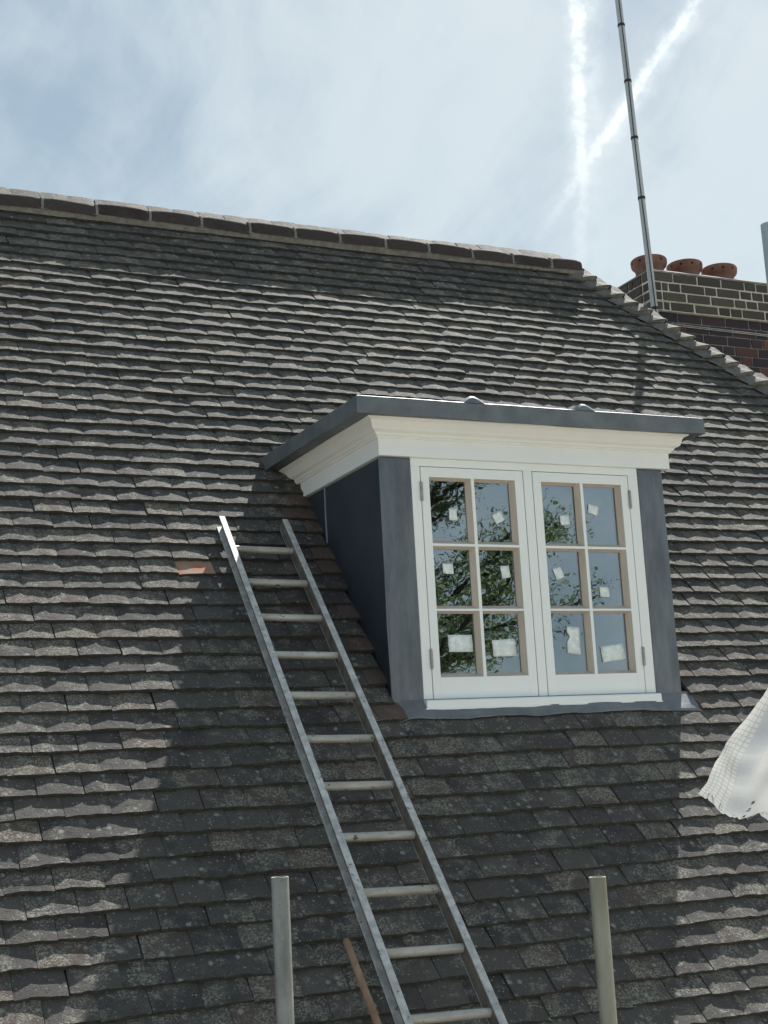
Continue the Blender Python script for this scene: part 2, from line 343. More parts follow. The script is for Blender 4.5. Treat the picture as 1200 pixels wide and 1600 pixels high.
# ------------------------------------------------------------------ the house: roof tiles, ridge, hip, deck, wall
house = thing('house', 'house with steep dark lichen-spotted clay tile roof sloping up to a mortared ridge', 'house', (0, 0, 0))
W_T, L_T, T_T, GAU = 0.1665, 0.265, 0.018, 0.1
TILT = math.atan2(0.0163, GAU)
def tile_mesh(name, w, m, rnd, lx=None):
    """one cambered plain tile: origin at the middle of its tail edge, x across, y up the slope, z out of the roof"""
    NX = 6; cam_ = 0.0018 + rnd.random() * 0.0028; pw = rnd.uniform(2.0, 3.6); sk2 = rnd.uniform(-0.25, 0.25)
    rows = [0.0, 0.11, L_T]; vs = []; fs = []
    tl = [rnd.uniform(-0.0034, 0.0034) for _ in range(NX + 1)]; skew = rnd.uniform(-0.003, 0.003)
    tz = [rnd.uniform(-0.0008, 0.0008) for _ in range(NX + 1)]
    hang = rnd.uniform(0.000, 0.004)
    for ri, yv in enumerate(rows):
        for i in range(NX + 1):
            u = i / NX * 2 - 1; xx = u * w / 2
            zz = cam_ * (1 - abs(u) ** pw) * (1 + sk2 * u) + T_T
            if ri == 0: zz += tz[i] - hang * 0.4
            if ri == 2: zz -= 0.001
            vs.append((xx, yv + (tl[i] + skew * u if ri == 0 else 0), zz))
    n = NX + 1
    for ri in range(2):
        for i in range(NX): fs.append((ri * n + i, ri * n + i + 1, (ri + 1) * n + i + 1, (ri + 1) * n + i))
    k = len(vs)
    for i in range(n): vs.append(vs[i])
    for i in range(n): vs.append((vs[i][0], vs[i][1] + 0.001, vs[i][2] - T_T))
    for i in range(NX): fs.append((k + n + i, k + n + i + 1, k + i + 1, k + i))
    for e in (0, NX):
        q_ = len(vs)
        for ri in (0, 1, 2): a = vs[ri * n + e]; vs += [a, (a[0], a[1], a[2] - T_T)]
        for j in (0, 2): fs.append((q_ + j + 1, q_ + j, q_ + j + 2, q_ + j + 3) if e == 0 else (q_ + j, q_ + j + 1, q_ + j + 3, q_ + j + 2))
    return vs, fs
rnd = random.Random(11)
VAR = []
for i in range(22):
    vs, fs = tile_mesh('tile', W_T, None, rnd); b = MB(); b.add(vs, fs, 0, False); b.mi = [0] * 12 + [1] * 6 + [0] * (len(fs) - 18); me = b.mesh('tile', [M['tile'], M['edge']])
    sm = [False] * len(fs); sm[:12] = [True] * 12; me.polygons.foreach_set('use_smooth', sm)
    VAR.append((vs, fs, me))
rnd = random.Random(23)
TB = Matrix(((1, 0, 0), (0, CP_, -SP_), (0, SP_, CP_)))       # roof axes x, up-slope, normal
tiles = []                                                     # (matrix, variant, width scale, x centre, s tail)
DXL, DXR = -0.188, 1.283
for k in range(-1, 64):
    st_ = S0 - GAU * k
    x = -3.4 + (W_T + 0.0012) * (0.5 if k % 2 else 0.0) + rnd.uniform(-0.012, 0.012)
    run = rnd.uniform(-0.003, 0.003)
    if k == 32: x = -3.4678
    while True:
        wj = W_T * (1.0 if k == 32 else rnd.uniform(0.985, 1.012)); cx = x + wj / 2; x += wj if k != 32 else W_T + 0.001 - 0.0005
        x += 0.0005 if k == 32 else (rnd.uniform(0.0005, 0.003) if rnd.random() < 0.8 else rnd.uniform(0.003, 0.007))
        if cx - wj / 2 > hipx(st_ + 0.05) - 0.02: break
        sc = wj / W_T; l, r = cx - wj / 2, cx + wj / 2
        cut = False
        if -0.16 < st_ < 1.695:
            xl, xr = (DXL, DXR)
            if st_ < 0.05: xl, xr = -0.165, 1.335 if st_ < -0.05 else 1.297
            if l >= xl and r <= xr: continue
            if l < xl < r: r = xl + 0.004; cut = True
            elif l < xr < r: l = xr - 0.004; cut = True
            if r - l < 0.03: continue
        elif 1.695 <= st_ < 2.0: pass
        cx = (l + r) / 2; sc = (r - l) / W_T
        s = st_ + run + rnd.uniform(-0.0035, 0.0035) + noise.noise(Vector((cx * 0.8, k * 0.37, 0))) * 0.007
        h = wave(cx, st_) + rnd.uniform(-0.0012, 0.0022)
        loc = rp(cx, s, h)
        lift = rnd.uniform(-0.012, 0.018)
        rot = TB @ Matrix.Rotation(-TILT - lift, 3, 'X') @ Matrix.Rotation(rnd.gauss(0, 0.006), 3, 'Z') @ Matrix.Rotation(rnd.gauss(0, 0.012), 3, 'Y')
        M4 = Matrix.Translation(loc) @ rot.to_4x4()
        tiles.append([M4, rnd.randrange(len(VAR)), sc, cx, s, cut, loc])
def in_view(P):
    d = P - CAM_POS; zz = d.dot(AX[2]); u = 600 + 2189.7 * d.dot(AX[0]) / zz; v = 800 - 2189.7 * d.dot(AX[1]) / zz
    return zz, u, v
cand = []
for i, T in enumerate(tiles):
    zz, u, v = in_view(T[6] + SD * 0.05)
    inside = -10 < u < 1210 and -10 < v < 1612
    T.append((zz, u, v))
    special = T[5] and inside
    if abs(T[3] + 0.872) < 0.05 and 0.0 < 0.843 - T[4] + 0.1 and 0.0 < 0.843 - T[4] < 0.1: special = True; T.append('orange')
    if inside: cand.append((-1e3 if special else zz, i))
cand.sort(); chosen = set(i for _, i in cand[:300])
far = MB(); tones = []
specm = {}
for i, T in enumerate(tiles):
    vs, fs, me = VAR[T[1]]
    if i in chosen:
        o = obj('tile', me, house)
        mw = T[0].copy()
        o.matrix_world = mw @ Matrix.Diagonal((T[2], 1, 1, 1))
        if 'orange' in T:
            me2 = me.copy(); me2.materials[0] = M['orange']; o.data = me2; o['label'] = 'bright orange replacement clay tile'
        elif T[5] and T[3] < 0.5 and rnd.random() < 0.5 or (T[5] and T[3] > 0.5 and T[4] < 0.15):
            if T[1] not in specm: specm[T[1]] = me.copy(); specm[T[1]].materials[0] = M['tile_warm']
            o.data = specm[T[1]]; o['label'] = 'reddish cut tile against the dormer'
    else:
        S_ = T[0] @ Matrix.Diagonal((T[2], 1, 1, 1)); tv = rnd.random()
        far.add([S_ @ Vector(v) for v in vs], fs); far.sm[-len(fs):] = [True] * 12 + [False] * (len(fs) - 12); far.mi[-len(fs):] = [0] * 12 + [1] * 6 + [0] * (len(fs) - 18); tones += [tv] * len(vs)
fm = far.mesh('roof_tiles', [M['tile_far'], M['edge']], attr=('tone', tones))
fo = obj('roof_tiles', fm, house); fo['kind'] = 'stuff'

# ridge line
SR = S0 + 0.12; PRG = rp(0, SR, 0.07); RR = 0.112
nsil = Vector((0, -0.39, 0.92)).normalized(); RA, RB = 0.100, 0.092; RC = PRG - nsil * (((RA * 0.39) ** (4 / 3) + (RB * 0.92) ** (4 / 3)) ** 0.75)
def rsec(an, k=0.0):
    c_, s_ = math.cos(an), max(0.0, math.sin(an))
    return (math.copysign(abs(c_) ** 0.5, c_) * (RA + k), math.copysign(abs(s_) ** 0.5, s_) * (RB + k))
jx = [-3.6, -3.3, -2.99, -2.68, -2.37, -2.06, -1.76, -1.448, -1.141, -0.815, -0.487, -0.161, 0.155, 0.461, 0.771, 1.095, 1.414, 1.743, 2.06, 2.367, 2.62]
for i in range(len(jx) - 1):
    b = MB(); vs = []; fs = []; n = 16; L = 7
    x0, x1 = jx[i] + 0.006, jx[i + 1] - 0.006
    dz = random.uniform(-0.005, 0.005); tl_ = random.uniform(-0.006, 0.006); hog = random.uniform(0.002, 0.006)
    for j in range(L):
        u = j / (L - 1); xx = x0 + (x1 - x0) * u; sh = hog * (1 - (2 * u - 1) ** 2) - (0.004 if j in (0, L - 1) else 0)
        for k in range(n + 1):
            an = math.pi * k / n
            cy_, cz_ = rsec(an, sh + noise.noise(Vector((xx * 9, an * 2, i))) * 0.002)
            vs.append((xx, RC.y - cy_, RC.z + cz_ + dz + tl_ * (2 * u - 1)))
    for j in range(L - 1):
        for k in range(n): fs.append((j * (n + 1) + k, j * (n + 1) + k + 1, (j + 1) * (n + 1) + k + 1, (j + 1) * (n + 1) + k))
    b.add(vs, fs, 0, True); b.add(vs[:n + 1], [tuple(range(n + 1))]); b.add(vs[-n - 1:], [tuple(range(n + 1))[::-1]])
    obj('ridge_tile', b.mesh('ridge_tile', M['ridge']), house)
b = MB()                                                       # bedding mortar and the pointed joints between the ridge tiles
seg = 120; xs = [-3.6 + (2.62 + 3.6) * i / seg for i in range(seg + 1)]; vs = []
for i, xx in enumerate(xs):
    e = noise.noise(Vector((xx * 7, 1, 1))) * 0.008
    w0 = wave(xx, S0); vs += [rp(xx, S0 - 0.002 + e * 0.6, 0.019 + w0), rp(xx, S0 + 0.005 + e * 0.4, 0.036 + w0 * 0.5 + e * 0.3), rp(xx, S0 + 0.014, 0.056), rp(xx, S0 + 0.10, 0.035), rp(xx, S0 + 0.05, -0.03)]
fs = []
for i in range(seg):
    for k in range(5): fs.append((i * 5 + k, i * 5 + (k + 1) % 5, (i + 1) * 5 + (k + 1) % 5, (i + 1) * 5 + k))
fs.append((seg * 5 + 4, seg * 5 + 3, seg * 5 + 2, seg * 5 + 1, seg * 5))
b.add(vs, fs, 0)
for xx in jx[1:-1]:
    n = 14; vs = []
    for sx, rr in ((-0.009, -0.005), (-0.005, 0.0015), (0.005, 0.0015), (0.009, -0.005)):
        for k in range(n + 1):
            an = math.pi * k / n; r2 = rr + noise.noise(Vector((xx * 5, an * 3, sx))) * 0.003
            cy_, cz_ = rsec(an, r2)
            vs.append((xx + sx + noise.noise(Vector((an * 2, xx, 0))) * 0.004, RC.y - cy_, RC.z + cz_))
    fs = [(j * (n + 1) + k, j * (n + 1) + k + 1, (j + 1) * (n + 1) + k + 1, (j + 1) * (n + 1) + k) for j in range(3) for k in range(n)]
    b.add(vs, fs, 0, True)
obj('ridge_mortar', b.mesh('ridge_mortar', M['mortar']), house)

# hip with bonnet tiles
N2 = Vector((SP_, 0, CP_))
HD = (-SD + Vector((0.646, 0, 0))).normalized()                # down the hip
E3 = (NR + N2).normalized(); E3 = (E3 - HD * E3.dot(HD)).normalized()
G1 = HD.cross(NR).normalized(); G1 = G1 if G1.x < 0 else -G1
N2p = (N2 - HD * N2.dot(HD)).normalized(); G2 = HD.cross(N2p).normalized(); G2 = G2 if G2.x > 0 else -G2
for k in range(0, 64):
    s = S0 + 0.03 - GAU * k
    if s < -2.4: break
    base = rp(hipx(s), s, 0.0)
    b = MB(); NB = 10; Ln = 0.22; tw = random.uniform(-0.006, 0.006)
    wd = 0.150 + random.uniform(-0.008, 0.008); lift = random.uniform(0.0, 0.006)
    def prof(f, hgt):
        pts = []
        A = Vector((-wd * f, 0, 0)) + NR * (0.024 + hgt * 0.5); C_ = Vector((0, wd * 0.8 * f, 0)) + N2 * (0.024 + hgt * 0.5); B = E3 * (0.060 + hgt)
        ctl = B * 2 - (A + C_) * 0.5
        for i in range(NB + 1):
            u = i / NB; pts.append(A * (1 - u) ** 2 + ctl * 2 * u * (1 - u) + C_ * u ** 2)
        return pts
    p0 = [base + p + HD * tw for p in prof(1.0, 0.0 + lift)]; p1 = [base - HD * Ln + p for p in prof(0.84, -0.068 + lift)]
    lo = [p - E3 * 0.011 for p in p0]
    nB = NB + 1
    b.add(p0 + p1, [(i, i + 1, nB + i + 1, nB + i) for i in range(NB)], 0, True)
    b.add(p0 + lo, [(nB + i, nB + i + 1, i + 1, i) for i in range(NB)], 0)
    # mortar packed under the open end
    ins = [base + p - HD * 0.006 - E3 * 0.009 + Vector((random.uniform(-.002, .002), random.uniform(-.002, .002), 0)) for p in prof(0.97, lift)]
    cen = base - HD * 0.004 + E3 * 0.006
    b.add(ins + [cen], [(nB, i + 1, i) for i in range(NB)], 1)
    obj('bonnet_tile', b.mesh('bonnet_tile', [M['bonnet'], M['mortar']]), house)

# deck under the tiles, hip slope, back slope; outside walls
sE = -2.45; APX = rp(hipx(S0 + 0.13), S0 + 0.10, -0.07); yR = RC.y
def dp(x, s): return rp(x, s, -0.065)
zA = dp(0, S0 + 0.1).z; ya = dp(0, S0 + 0.1).y; zE = dp(0, sE).z; ye = dp(0, sE).y
xa = hipx(S0 + 0.1) - 0.1; xe = hipx(sE) - 0.1
b = MB()
b.add([(-3.6, ye, zE), (xe, ye, zE), (xa, ya, zA), (-3.6, ya, zA), (xe, 2 * ya - ye, zE), (-3.6, 2 * ya - ye, zE)],
      [(0, 1, 2, 3), (1, 4, 2), (4, 5, 3, 2), (0, 3, 5), (0, 5, 4, 1)])
obj('roof_deck', b.mesh('roof_deck', M['deck']), house)
obj('wall', boxmesh('wall', -3.45, xe - 0.25, ye + 0.25, 2 * ya - ye - 0.25, -6.99, zE - 0.01, M['wall'], 0), house)

# ------------------------------------------------------------------ dormer
dorm = thing('dormer_window', 'flat-topped lead-clad dormer with new white twin casement window on tiled roof', 'dormer window', (0.53, 0, 0))
OFF = Vector((0.53, 0, 0))
def dpart(name, me, parent=None, label=None):
    o = obj(name, me, parent or dorm, label=label)
    if parent is None: o.location = -OFF
    return o
# pilasters (lead dressed over posts)
def lead_box(name, x0, x1, y0, y1, z0, z1, amp=0.003, sub=10, bev=0.007, m='lead'):
    b = MB(); b.box(x0, x1, y0, y1, z0, z1); me = b.mesh(name, M[m], bev, 3)
    bm = bmesh.new(); bm.from_mesh(me)
    bmesh.ops.subdivide_edges(bm, edges=[e for e in bm.edges if e.calc_length() > 0.04], cuts=sub, use_grid_fill=True)
    for v in bm.verts:
        n = noise.noise_vector(v.co * 5.0); v.co += Vector((n.x * amp * 0.4, n.y * amp, n.z * amp * 0.4))
    for f in bm.faces: f.smooth = True
    bm.to_mesh(me); bm.free(); return me
dpart('pilaster', lead_box('pilaster', -0.192, -0.0475, -0.002, 0.0112, -0.06, 1.049, bev=0.004))
dpart('pilaster', lead_box('pilaster', 1.1375, 1.277, -0.002, 0.0112, -0.06, 1.049, bev=0.004))
# cheeks: triangular lead walls running back into the roof
def cheek(xo, sgn):
    b = MB(); t_ = 0.03
    y1 = (1.049 + 0.0118) / math.tan(PITCH) + 0.12
    pr = [(0.012, -0.10), (0.012, 1.049), (y1, 1.049), (y1, 1.049 - 0.15)]
    nn = 14
    vs = []; 
    for ix, xx in enumerate((xo, xo - sgn * t_)):
        for (yy, zz) in pr: vs.append((xx, yy, zz))
    fs = [(0, 1, 2, 3), (7, 6, 5, 4), (0, 4, 5, 1), (1, 5, 6, 2), (2, 6, 7, 3), (3, 7, 4, 0)]
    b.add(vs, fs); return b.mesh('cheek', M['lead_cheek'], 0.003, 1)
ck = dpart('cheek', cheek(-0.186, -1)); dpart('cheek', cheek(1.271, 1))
for yy in (0.65,):
    b = MB(); b.tube([(-0.188, yy, 0.78), (-0.189, yy + 0.002, 0.9), (-0.188, yy, 1.048)], 0.006, 8)
    w_ = obj('welt', b.mesh('welt', M['lead']), ck)
b = MB(); b.tube([(-0.190, 0.004, -0.03), (-0.194, 0.006, 0.3), (-0.193, 0.004, 0.7), (-0.192, 0.006, 1.047)], 0.006, 8)
obj('corner_welt', b.mesh('corner_welt', M['lead']), ck)
# apron below the sill
b = MB(); nx, ny = 90, 8; vs = []
for i in range(nx + 1):
    xx = -0.20 + (1.385 + 0.20) * i / nx
    for j in range(ny + 1):
        u = j / ny
        s_ = 0.012 - (0.118 + noise.noise(Vector((xx * 4.5, 0.3, 0))) * 0.012 + noise.noise(Vector((xx * 14, 0.3, 5))) * 0.005) * u
        hh = 0.008 + 0.005 * u + noise.noise(Vector((xx * 8, u * 2, 2))) * 0.005 * u + wave(xx, 0) * u
        if xx > 1.30: hh -= (xx - 1.30) * 0.18
        if xx < -0.15: hh -= (-0.15 - xx) * 0.25
        vs.append(rp(xx, s_, hh))
k0 = len(vs)
fs = [(i * (ny + 1) + j, (i + 1) * (ny + 1) + j, (i + 1) * (ny + 1) + j + 1, i * (ny + 1) + j + 1) for i in range(nx) for j in range(ny)]
lowv = []
for i in range(nx + 1): lowv.append(Vector(vs[i * (ny + 1) + ny]) - NR * 0.004 + SD * 0.001)
vs += lowv
fs += [(i * (ny + 1) + ny, (i + 1) * (ny + 1) + ny, k0 + i + 1, k0 + i) for i in range(nx)]
b.add(vs, [f[::-1] for f in fs], 0, True); dpart('apron', b.mesh('apron', M['lead_new']))
# cornice and frieze swept round three sides
def sweep(name, prof, x0, x1, yf, yb, m, smooth=False):
    b = MB(); vs = []; n = len(prof)
    for (o_, z_) in prof: vs.append((x0 - o_, yb, z_))
    for (o_, z_) in prof: vs.append((x0 - o_, yf - o_, z_))
    for (o_, z_) in prof: vs.append((x1 + o_, yf - o_, z_))
    for (o_, z_) in prof: vs.append((x1 + o_, yb, z_))
    fs = [(j * n + k, j * n + (k + 1) % n, (j + 1) * n + (k + 1) % n, (j + 1) * n + k) for j in range(3) for k in range(n)]
    fs += [tuple(range(n))[::-1], tuple(range(3 * n, 4 * n))]
    b.add(vs, fs); me = b.mesh(name, m)
    bm = bmesh.new(); bm.from_mesh(me); bmesh.ops.recalc_face_normals(bm, faces=bm.faces); bm.to_mesh(me); bm.free()
    return me
FX0, FX1, FY = -0.205, 1.311, -0.022
dpart('frieze', sweep('frieze', [(0, 1.052), (0, 1.130), (-0.03, 1.130), (-0.03, 1.052)], FX0, FX1, FY, 0.92, M['white']))
pr = [(0.0005, 1.1275), (0.010, 1.1275), (0.0115, 1.131), (0.0105, 1.1355), (0.013, 1.137), (0.017, 1.1385), (0.020, 1.142), (0.0215, 1.147), (0.024, 1.1495)]
for i in range(9):                                              # crown: an ogee
    u = i / 8; pr.append((0.026 + 0.044 * (u + 0.10 * math.sin(2 * math.pi * u)), 1.151 + 0.050 * (u - 0.10 * math.sin(2 * math.pi * u))))
pr += [(0.074, 1.2035), (0.074, 1.210), (-0.03, 1.210), (-0.03, 1.1275)]
dpart('cornice', sweep('cornice', pr, FX0, FX1, FY, 1.06, M['white_warm']))
# flat lead roof with turned-down edges
LX0, LX1, LY0, LY1 = -0.356, 1.432, -0.157, 1.20
b = MB(); n = 120; ring = []
def ringpts(z_, o_, wv):
    out_ = []
    path = [(LX0, LY1), (LX0, LY0), (LX1, LY0), (LX1, LY1)]
    for a_, c_ in zip(path[:-1], path[1:]):
        L_ = math.hypot(c_[0] - a_[0], c_[1] - a_[1]); k = int(L_ / 0.03)
        for i in range(k + (1 if c_ == path[-1] else 0)):
            u = i / k; px, py = a_[0] + (c_[0] - a_[0]) * u, a_[1] + (c_[1] - a_[1]) * u
            nv = noise.noise(Vector((px * 4, py * 4, z_ * 30))) * wv
            out_.append((px, py, z_ + nv * 1.0, a_, c_, noise.noise(Vector((px * 5 + 3, py * 5, z_ * 12))) * wv))
    return out_
def offs(pts, o_):
    res = []
    for (px, py, pz, a_, c_, q_) in pts:
        ox = 0; oy = 0
        if abs(px - LX0) < 1e-6: ox = -o_ - q_ * (0.6)
        if abs(px - LX1) < 1e-6: ox = o_ + q_ * 0.6
        if abs(py - LY0) < 1e-6: oy = -o_ - q_ * 0.6
        res.append((px + ox, py + oy, pz + (py - LY0) * 0.006))
    return res
rows = [offs(ringpts(1.206, 0, 0.004), -0.006), offs(ringpts(1.1985, 0, 0.006), -0.003), offs(ringpts(1.1975, 0, 0.006), 0.001), offs(ringpts(1.225, 0, 0.003), 0.0), offs(ringpts(1.268, 0, 0.0015), 0.0), offs(ringpts(1.2725, 0, 0.0015), -0.0015), offs(ringpts(1.2745, 0, 0.0015), -0.005)]
nr = len(rows[0])
for ra, rb_ in ((0, 1), (1, 2), (2, 4), (4, 5), (5, 6)):
    seg_ = [rows[j] for j in range(ra, rb_ + 1)]
    vs = [p for r_ in seg_ for p in r_]
    b.add(vs, [(j * nr + i, j * nr + i + 1, (j + 1) * nr + i + 1, (j + 1) * nr + i) for j in range(len(seg_) - 1) for i in range(nr - 1)], 0, False)
b.add(rows[-1], [tuple(range(nr))]); b.add(rows[0], [tuple(range(nr))[::-1]])
me = b.mesh('lead_roof', M['lead_new']); bm = bmesh.new(); bm.from_mesh(me); bmesh.ops.recalc_face_normals(bm, faces=bm.faces); bm.to_mesh(me); bm.free()
lr = dpart('lead_roof', me)
for xx in (0.209, 0.779):
    b = MB(); vs = []; hw = [0.060, 0.046, 0.036, 0.026, 0.014, 0.0]; 
    secs = [(-0.158, 0.72, 0.30), (-0.150, 1.0, 0.72), (-0.115, 0.9, 1.0), (-0.05, 0.62, 1.08), (0.4, 0.6, 1.05), (1.02, 0.6, 1.0)]
    npt = 13
    for (yy, ws, hs) in secs:
        for i in range(npt):
            u = i / (npt - 1) * 2 - 1; hh = max(0, 1 - abs(u) ** 1.35) * 0.042 * hs
            vs.append((xx + u * 0.060 * ws + noise.noise(Vector((yy * 9, u, xx))) * 0.002, yy, 1.2725 + hh + (yy - LY0) * 0.006))
    fs = [(j * npt + i, j * npt + i + 1, (j + 1) * npt + i + 1, (j + 1) * npt + i) for j in range(len(secs) - 1) for i in range(npt - 1)]
    fs.append(tuple(range(npt))[::-1]); b.add(vs, fs, 0, True)
    obj('lead_roll', b.mesh('lead_roll', M['lead_new']), lr)

# window frame
FR = dict(x0=-0.0465, x1=1.1365)
b = MB()
b.box(FR['x0'], -0.003, 0, 0.09, -0.003, 1.0165); b.box(0.5185, 0.5622, 0, 0.09, -0.003, 1.0165); b.box(1.0838, FR['x1'], 0, 0.09, -0.003, 1.0165)
b.box(FR['x0'], FR['x1'], 0.0005, 0.0895, 1.0167, 1.0515)
wf = dpart('window_frame', b.mesh('window_frame', M['white'], 0.0015, 2))
b = MB(); b.box(-0.003, 0.5185, 0.042, 0.085, -0.002, 0.03); b.box(-0.003, 0.5185, 0.042, 0.085, 1.0, 1.0165); b.box(-0.003, 0.02, 0.042, 0.085, 0.03, 1.0); b.box(0.50, 0.5185, 0.042, 0.085, 0.03, 1.0)
b.box(0.5622, 1.0838, 0.042, 0.085, -0.002, 0.03); b.box(0.5622, 1.0838, 0.042, 0.085, 1.0, 1.0165); b.box(0.5622, 0.585, 0.042, 0.085, 0.03, 1.0); b.box(1.06, 1.0838, 0.042, 0.085, 0.03, 1.0)
obj('frame_stop', b.mesh('frame_stop', M['gap']), wf)  # near-black stops: shade in the casement gaps is put into their colour
b = MB(); vs = [(-0.052, -0.040, -0.0405), (-0.052, -0.040, -0.010), (-0.052, -0.034, -0.0045), (-0.052, 0.095, -0.0035), (-0.052, 0.095, -0.0405)]
vs += [(1.137, a_[1], a_[2]) for a_ in vs]
b.add(vs, [(4, 3, 2, 1, 0), (5, 6, 7, 8, 9)] + [(k, (k + 1) % 5, 5 + (k + 1) % 5, 5 + k) for k in range(5)])
sill = dpart('sill', b.mesh('sill', M['white'], 0.0015, 2))
b = MB()                                                        # sealant bead under the sill
pts = [(-0.060 + 1.2 * i / 60, -0.038 + noise.noise(Vector((i * 0.4, 0, 0))) * 0.002, -0.0445 + noise.noise(Vector((i * 0.3, 4, 0))) * 0.0025) for i in range(61)]
b.tube(pts, 0.0058, 6); obj('sealant_bead', b.mesh('sealant_bead', M['white']), sill)

# casements
ZB, ZT = [(0.092, 0.3776), (0.3874, 0.6625), (0.6740, 0.9695)], 1.0137
GY = 0.036
def casement(x0, x1, xl, xr, vb):
    b = MB()
    b.box(x0, xl, 0, 0.042, 0, ZT); b.box(xr, x1, 0, 0.042, 0, ZT)
    b.box(xl, xr, 0.0003, 0.0417, 0, 0.092); b.box(xl, xr, 0.0003, 0.0417, 0.9695, ZT)
    cs = dpart('casement', b.mesh('casement', M['white'], 0.0012, 2))
    hb = [(0.3776, 0.3874), (0.6625, 0.6740)]
    bb = MB(); bb.box(vb - 0.0078, vb + 0.0078, 0.0006, 0.034, 0.092, 0.9695); obj('glazing_bar', bb.mesh('glazing_bar', M['white'], 0.001, 1), cs)
    for z0, z1 in hb:
        bb = MB(); bb.box(xl, xr, 0.0009, 0.034, z0, z1); obj('glazing_bar', bb.mesh('glazing_bar', M['white'], 0.001, 1), cs)
    for zi, (z0, z1) in enumerate(ZB):
        for (px0, px1) in ((xl, vb - 0.0078), (vb + 0.0078, xr)):
            bd = MB(); y0 = 0.0022; sl_, sr_, st_, sb_ = 0.009, 0.015, 0.009, 0.017
            f_ = [(px0, y0, z0), (px1, y0, z0), (px1, y0, z1), (px0, y0, z1)]
            g_ = [(px0 + sl_, GY - 0.001, z0 + sb_), (px1 - sr_, GY - 0.001, z0 + sb_), (px1 - sr_, GY - 0.001, z1 - st_), (px0 + sl_, GY - 0.001, z1 - st_)]
            h_ = [(v[0], GY + 0.004, v[2]) for v in f_]
            bd.add(f_ + g_, [(i, (i + 1) % 4, 4 + (i + 1) % 4, 4 + i) for i in range(4)])
            obj('glazing_bead', bd.mesh('glazing_bead', M['primer']), cs)
            pn = MB(); tx, tz = random.uniform(-.0006, .0006), random.uniform(-.0006, .0006)
            pn.box(px0 + 0.001, px1 - 0.001, GY, GY + 0.004, z0 + 0.001, z1 - 0.001)
            pn.v = [(v[0], v[1] + tx * (v[0] - px0) / .2 + tz * (v[2] - z0) / .28, v[2]) for v in pn.v]
            obj('pane', pn.mesh('pane', M['glass']), cs)
    return cs
c1_ = casement(0.0012, 0.5140, 0.0400, 0.4720, 0.2560)
c2_ = casement(0.5667, 1.0796, 0.6090, 1.0405, 0.8240)
for (hx, z0, z1, cs) in ((0.0, 0.862, 0.944, c1_), (0.0, 0.130, 0.211, c1_), (1.0825, 0.860, 0.942, c2_), (1.0825, 0.126, 0.208, c2_)):
    b = MB(); hx -= 0.0015 if hx < 0.5 else -0.0005
    nk = 5
    for i in range(nk):
        za = z0 + (z1 - z0) * i / nk + 0.0007; zb_ = z0 + (z1 - z0) * (i + 1) / nk - 0.0007
        b.tube([(hx, -0.004, za), (hx, -0.004, zb_)], 0.0068, 10)
    b.tube([(hx, -0.004, z0 - 0.003), (hx, -0.004, z1 + 0.003)], 0.004, 8)
    obj('hinge', b.mesh('hinge', M['steel']), cs)
SQ = [[[0.145, 0.837], [0.185, 0.837], [0.185, 0.783], [0.145, 0.785]], [[0.36, 0.813], [0.405, 0.833], [0.426, 0.792], [0.38, 0.773]], [[0.097, 0.59], [0.148, 0.592], [0.15, 0.545], [0.099, 0.546]],
      [[0.384, 0.582], [0.428, 0.586], [0.435, 0.533], [0.393, 0.526]], [[0.101, 0.277], [0.219, 0.277], [0.222, 0.202], [0.104, 0.203]], [[0.318, 0.253], [0.433, 0.257], [0.438, 0.182], [0.321, 0.179]],
      [[0.713, 0.82], [0.762, 0.825], [0.768, 0.78], [0.719, 0.775]], [[0.876, 0.881], [0.928, 0.869], [0.918, 0.825], [0.867, 0.839]], [[0.656, 0.573], [0.698, 0.583], [0.715, 0.537], [0.674, 0.522]],
      [[0.898, 0.494], [0.948, 0.490], [0.95, 0.444], [0.900, 0.447]], [[0.706, 0.312], [0.772, 0.306], [0.770, 0.182], [0.700, 0.190]], [[0.877, 0.217], [1.0, 0.231], [1.009, 0.161], [0.884, 0.144]]]
for i, qd in enumerate(SQ):
    cs = c1_ if qd[0][0] < 0.54 else c2_
    n = 5; vs = []
    for k in range(n + 1):
        for l in range(n + 1):
            u, v = k / n, l / n
            A = [qd[0][j] * (1 - u) * (1 - v) + qd[1][j] * u * (1 - v) + qd[2][j] * u * v + qd[3][j] * (1 - u) * v for j in (0, 1)]
            vs.append((A[0] + random.uniform(-.001, .001), GY - 0.0022 - abs(noise.noise(Vector((A[0] * 40, A[1] * 40, i)))) * 0.003, A[1] + random.uniform(-.001, .001)))
    if i == 10: vs = [(v[0] + (0.016 if abs(v[2] - 0.262) < 0.014 and v[0] < 0.715 else 0), v[1], v[2]) for v in vs]
    b = MB(); b.add(vs, [(k * (n + 1) + l, (k + 1) * (n + 1) + l, (k + 1) * (n + 1) + l + 1, k * (n + 1) + l + 1) for k in range(n) for l in range(n)], 0, True)
    o = obj('label_sheet', b.mesh('label_sheet', M['paper']), cs)
    md = o.modifiers.new('thickness', 'SOLIDIFY'); md.thickness = 0.0006
# dim room behind the glass
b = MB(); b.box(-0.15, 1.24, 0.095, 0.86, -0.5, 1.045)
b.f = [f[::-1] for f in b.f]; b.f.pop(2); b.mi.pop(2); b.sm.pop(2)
dpart('room_lining', b.mesh('room_lining', M['room']))

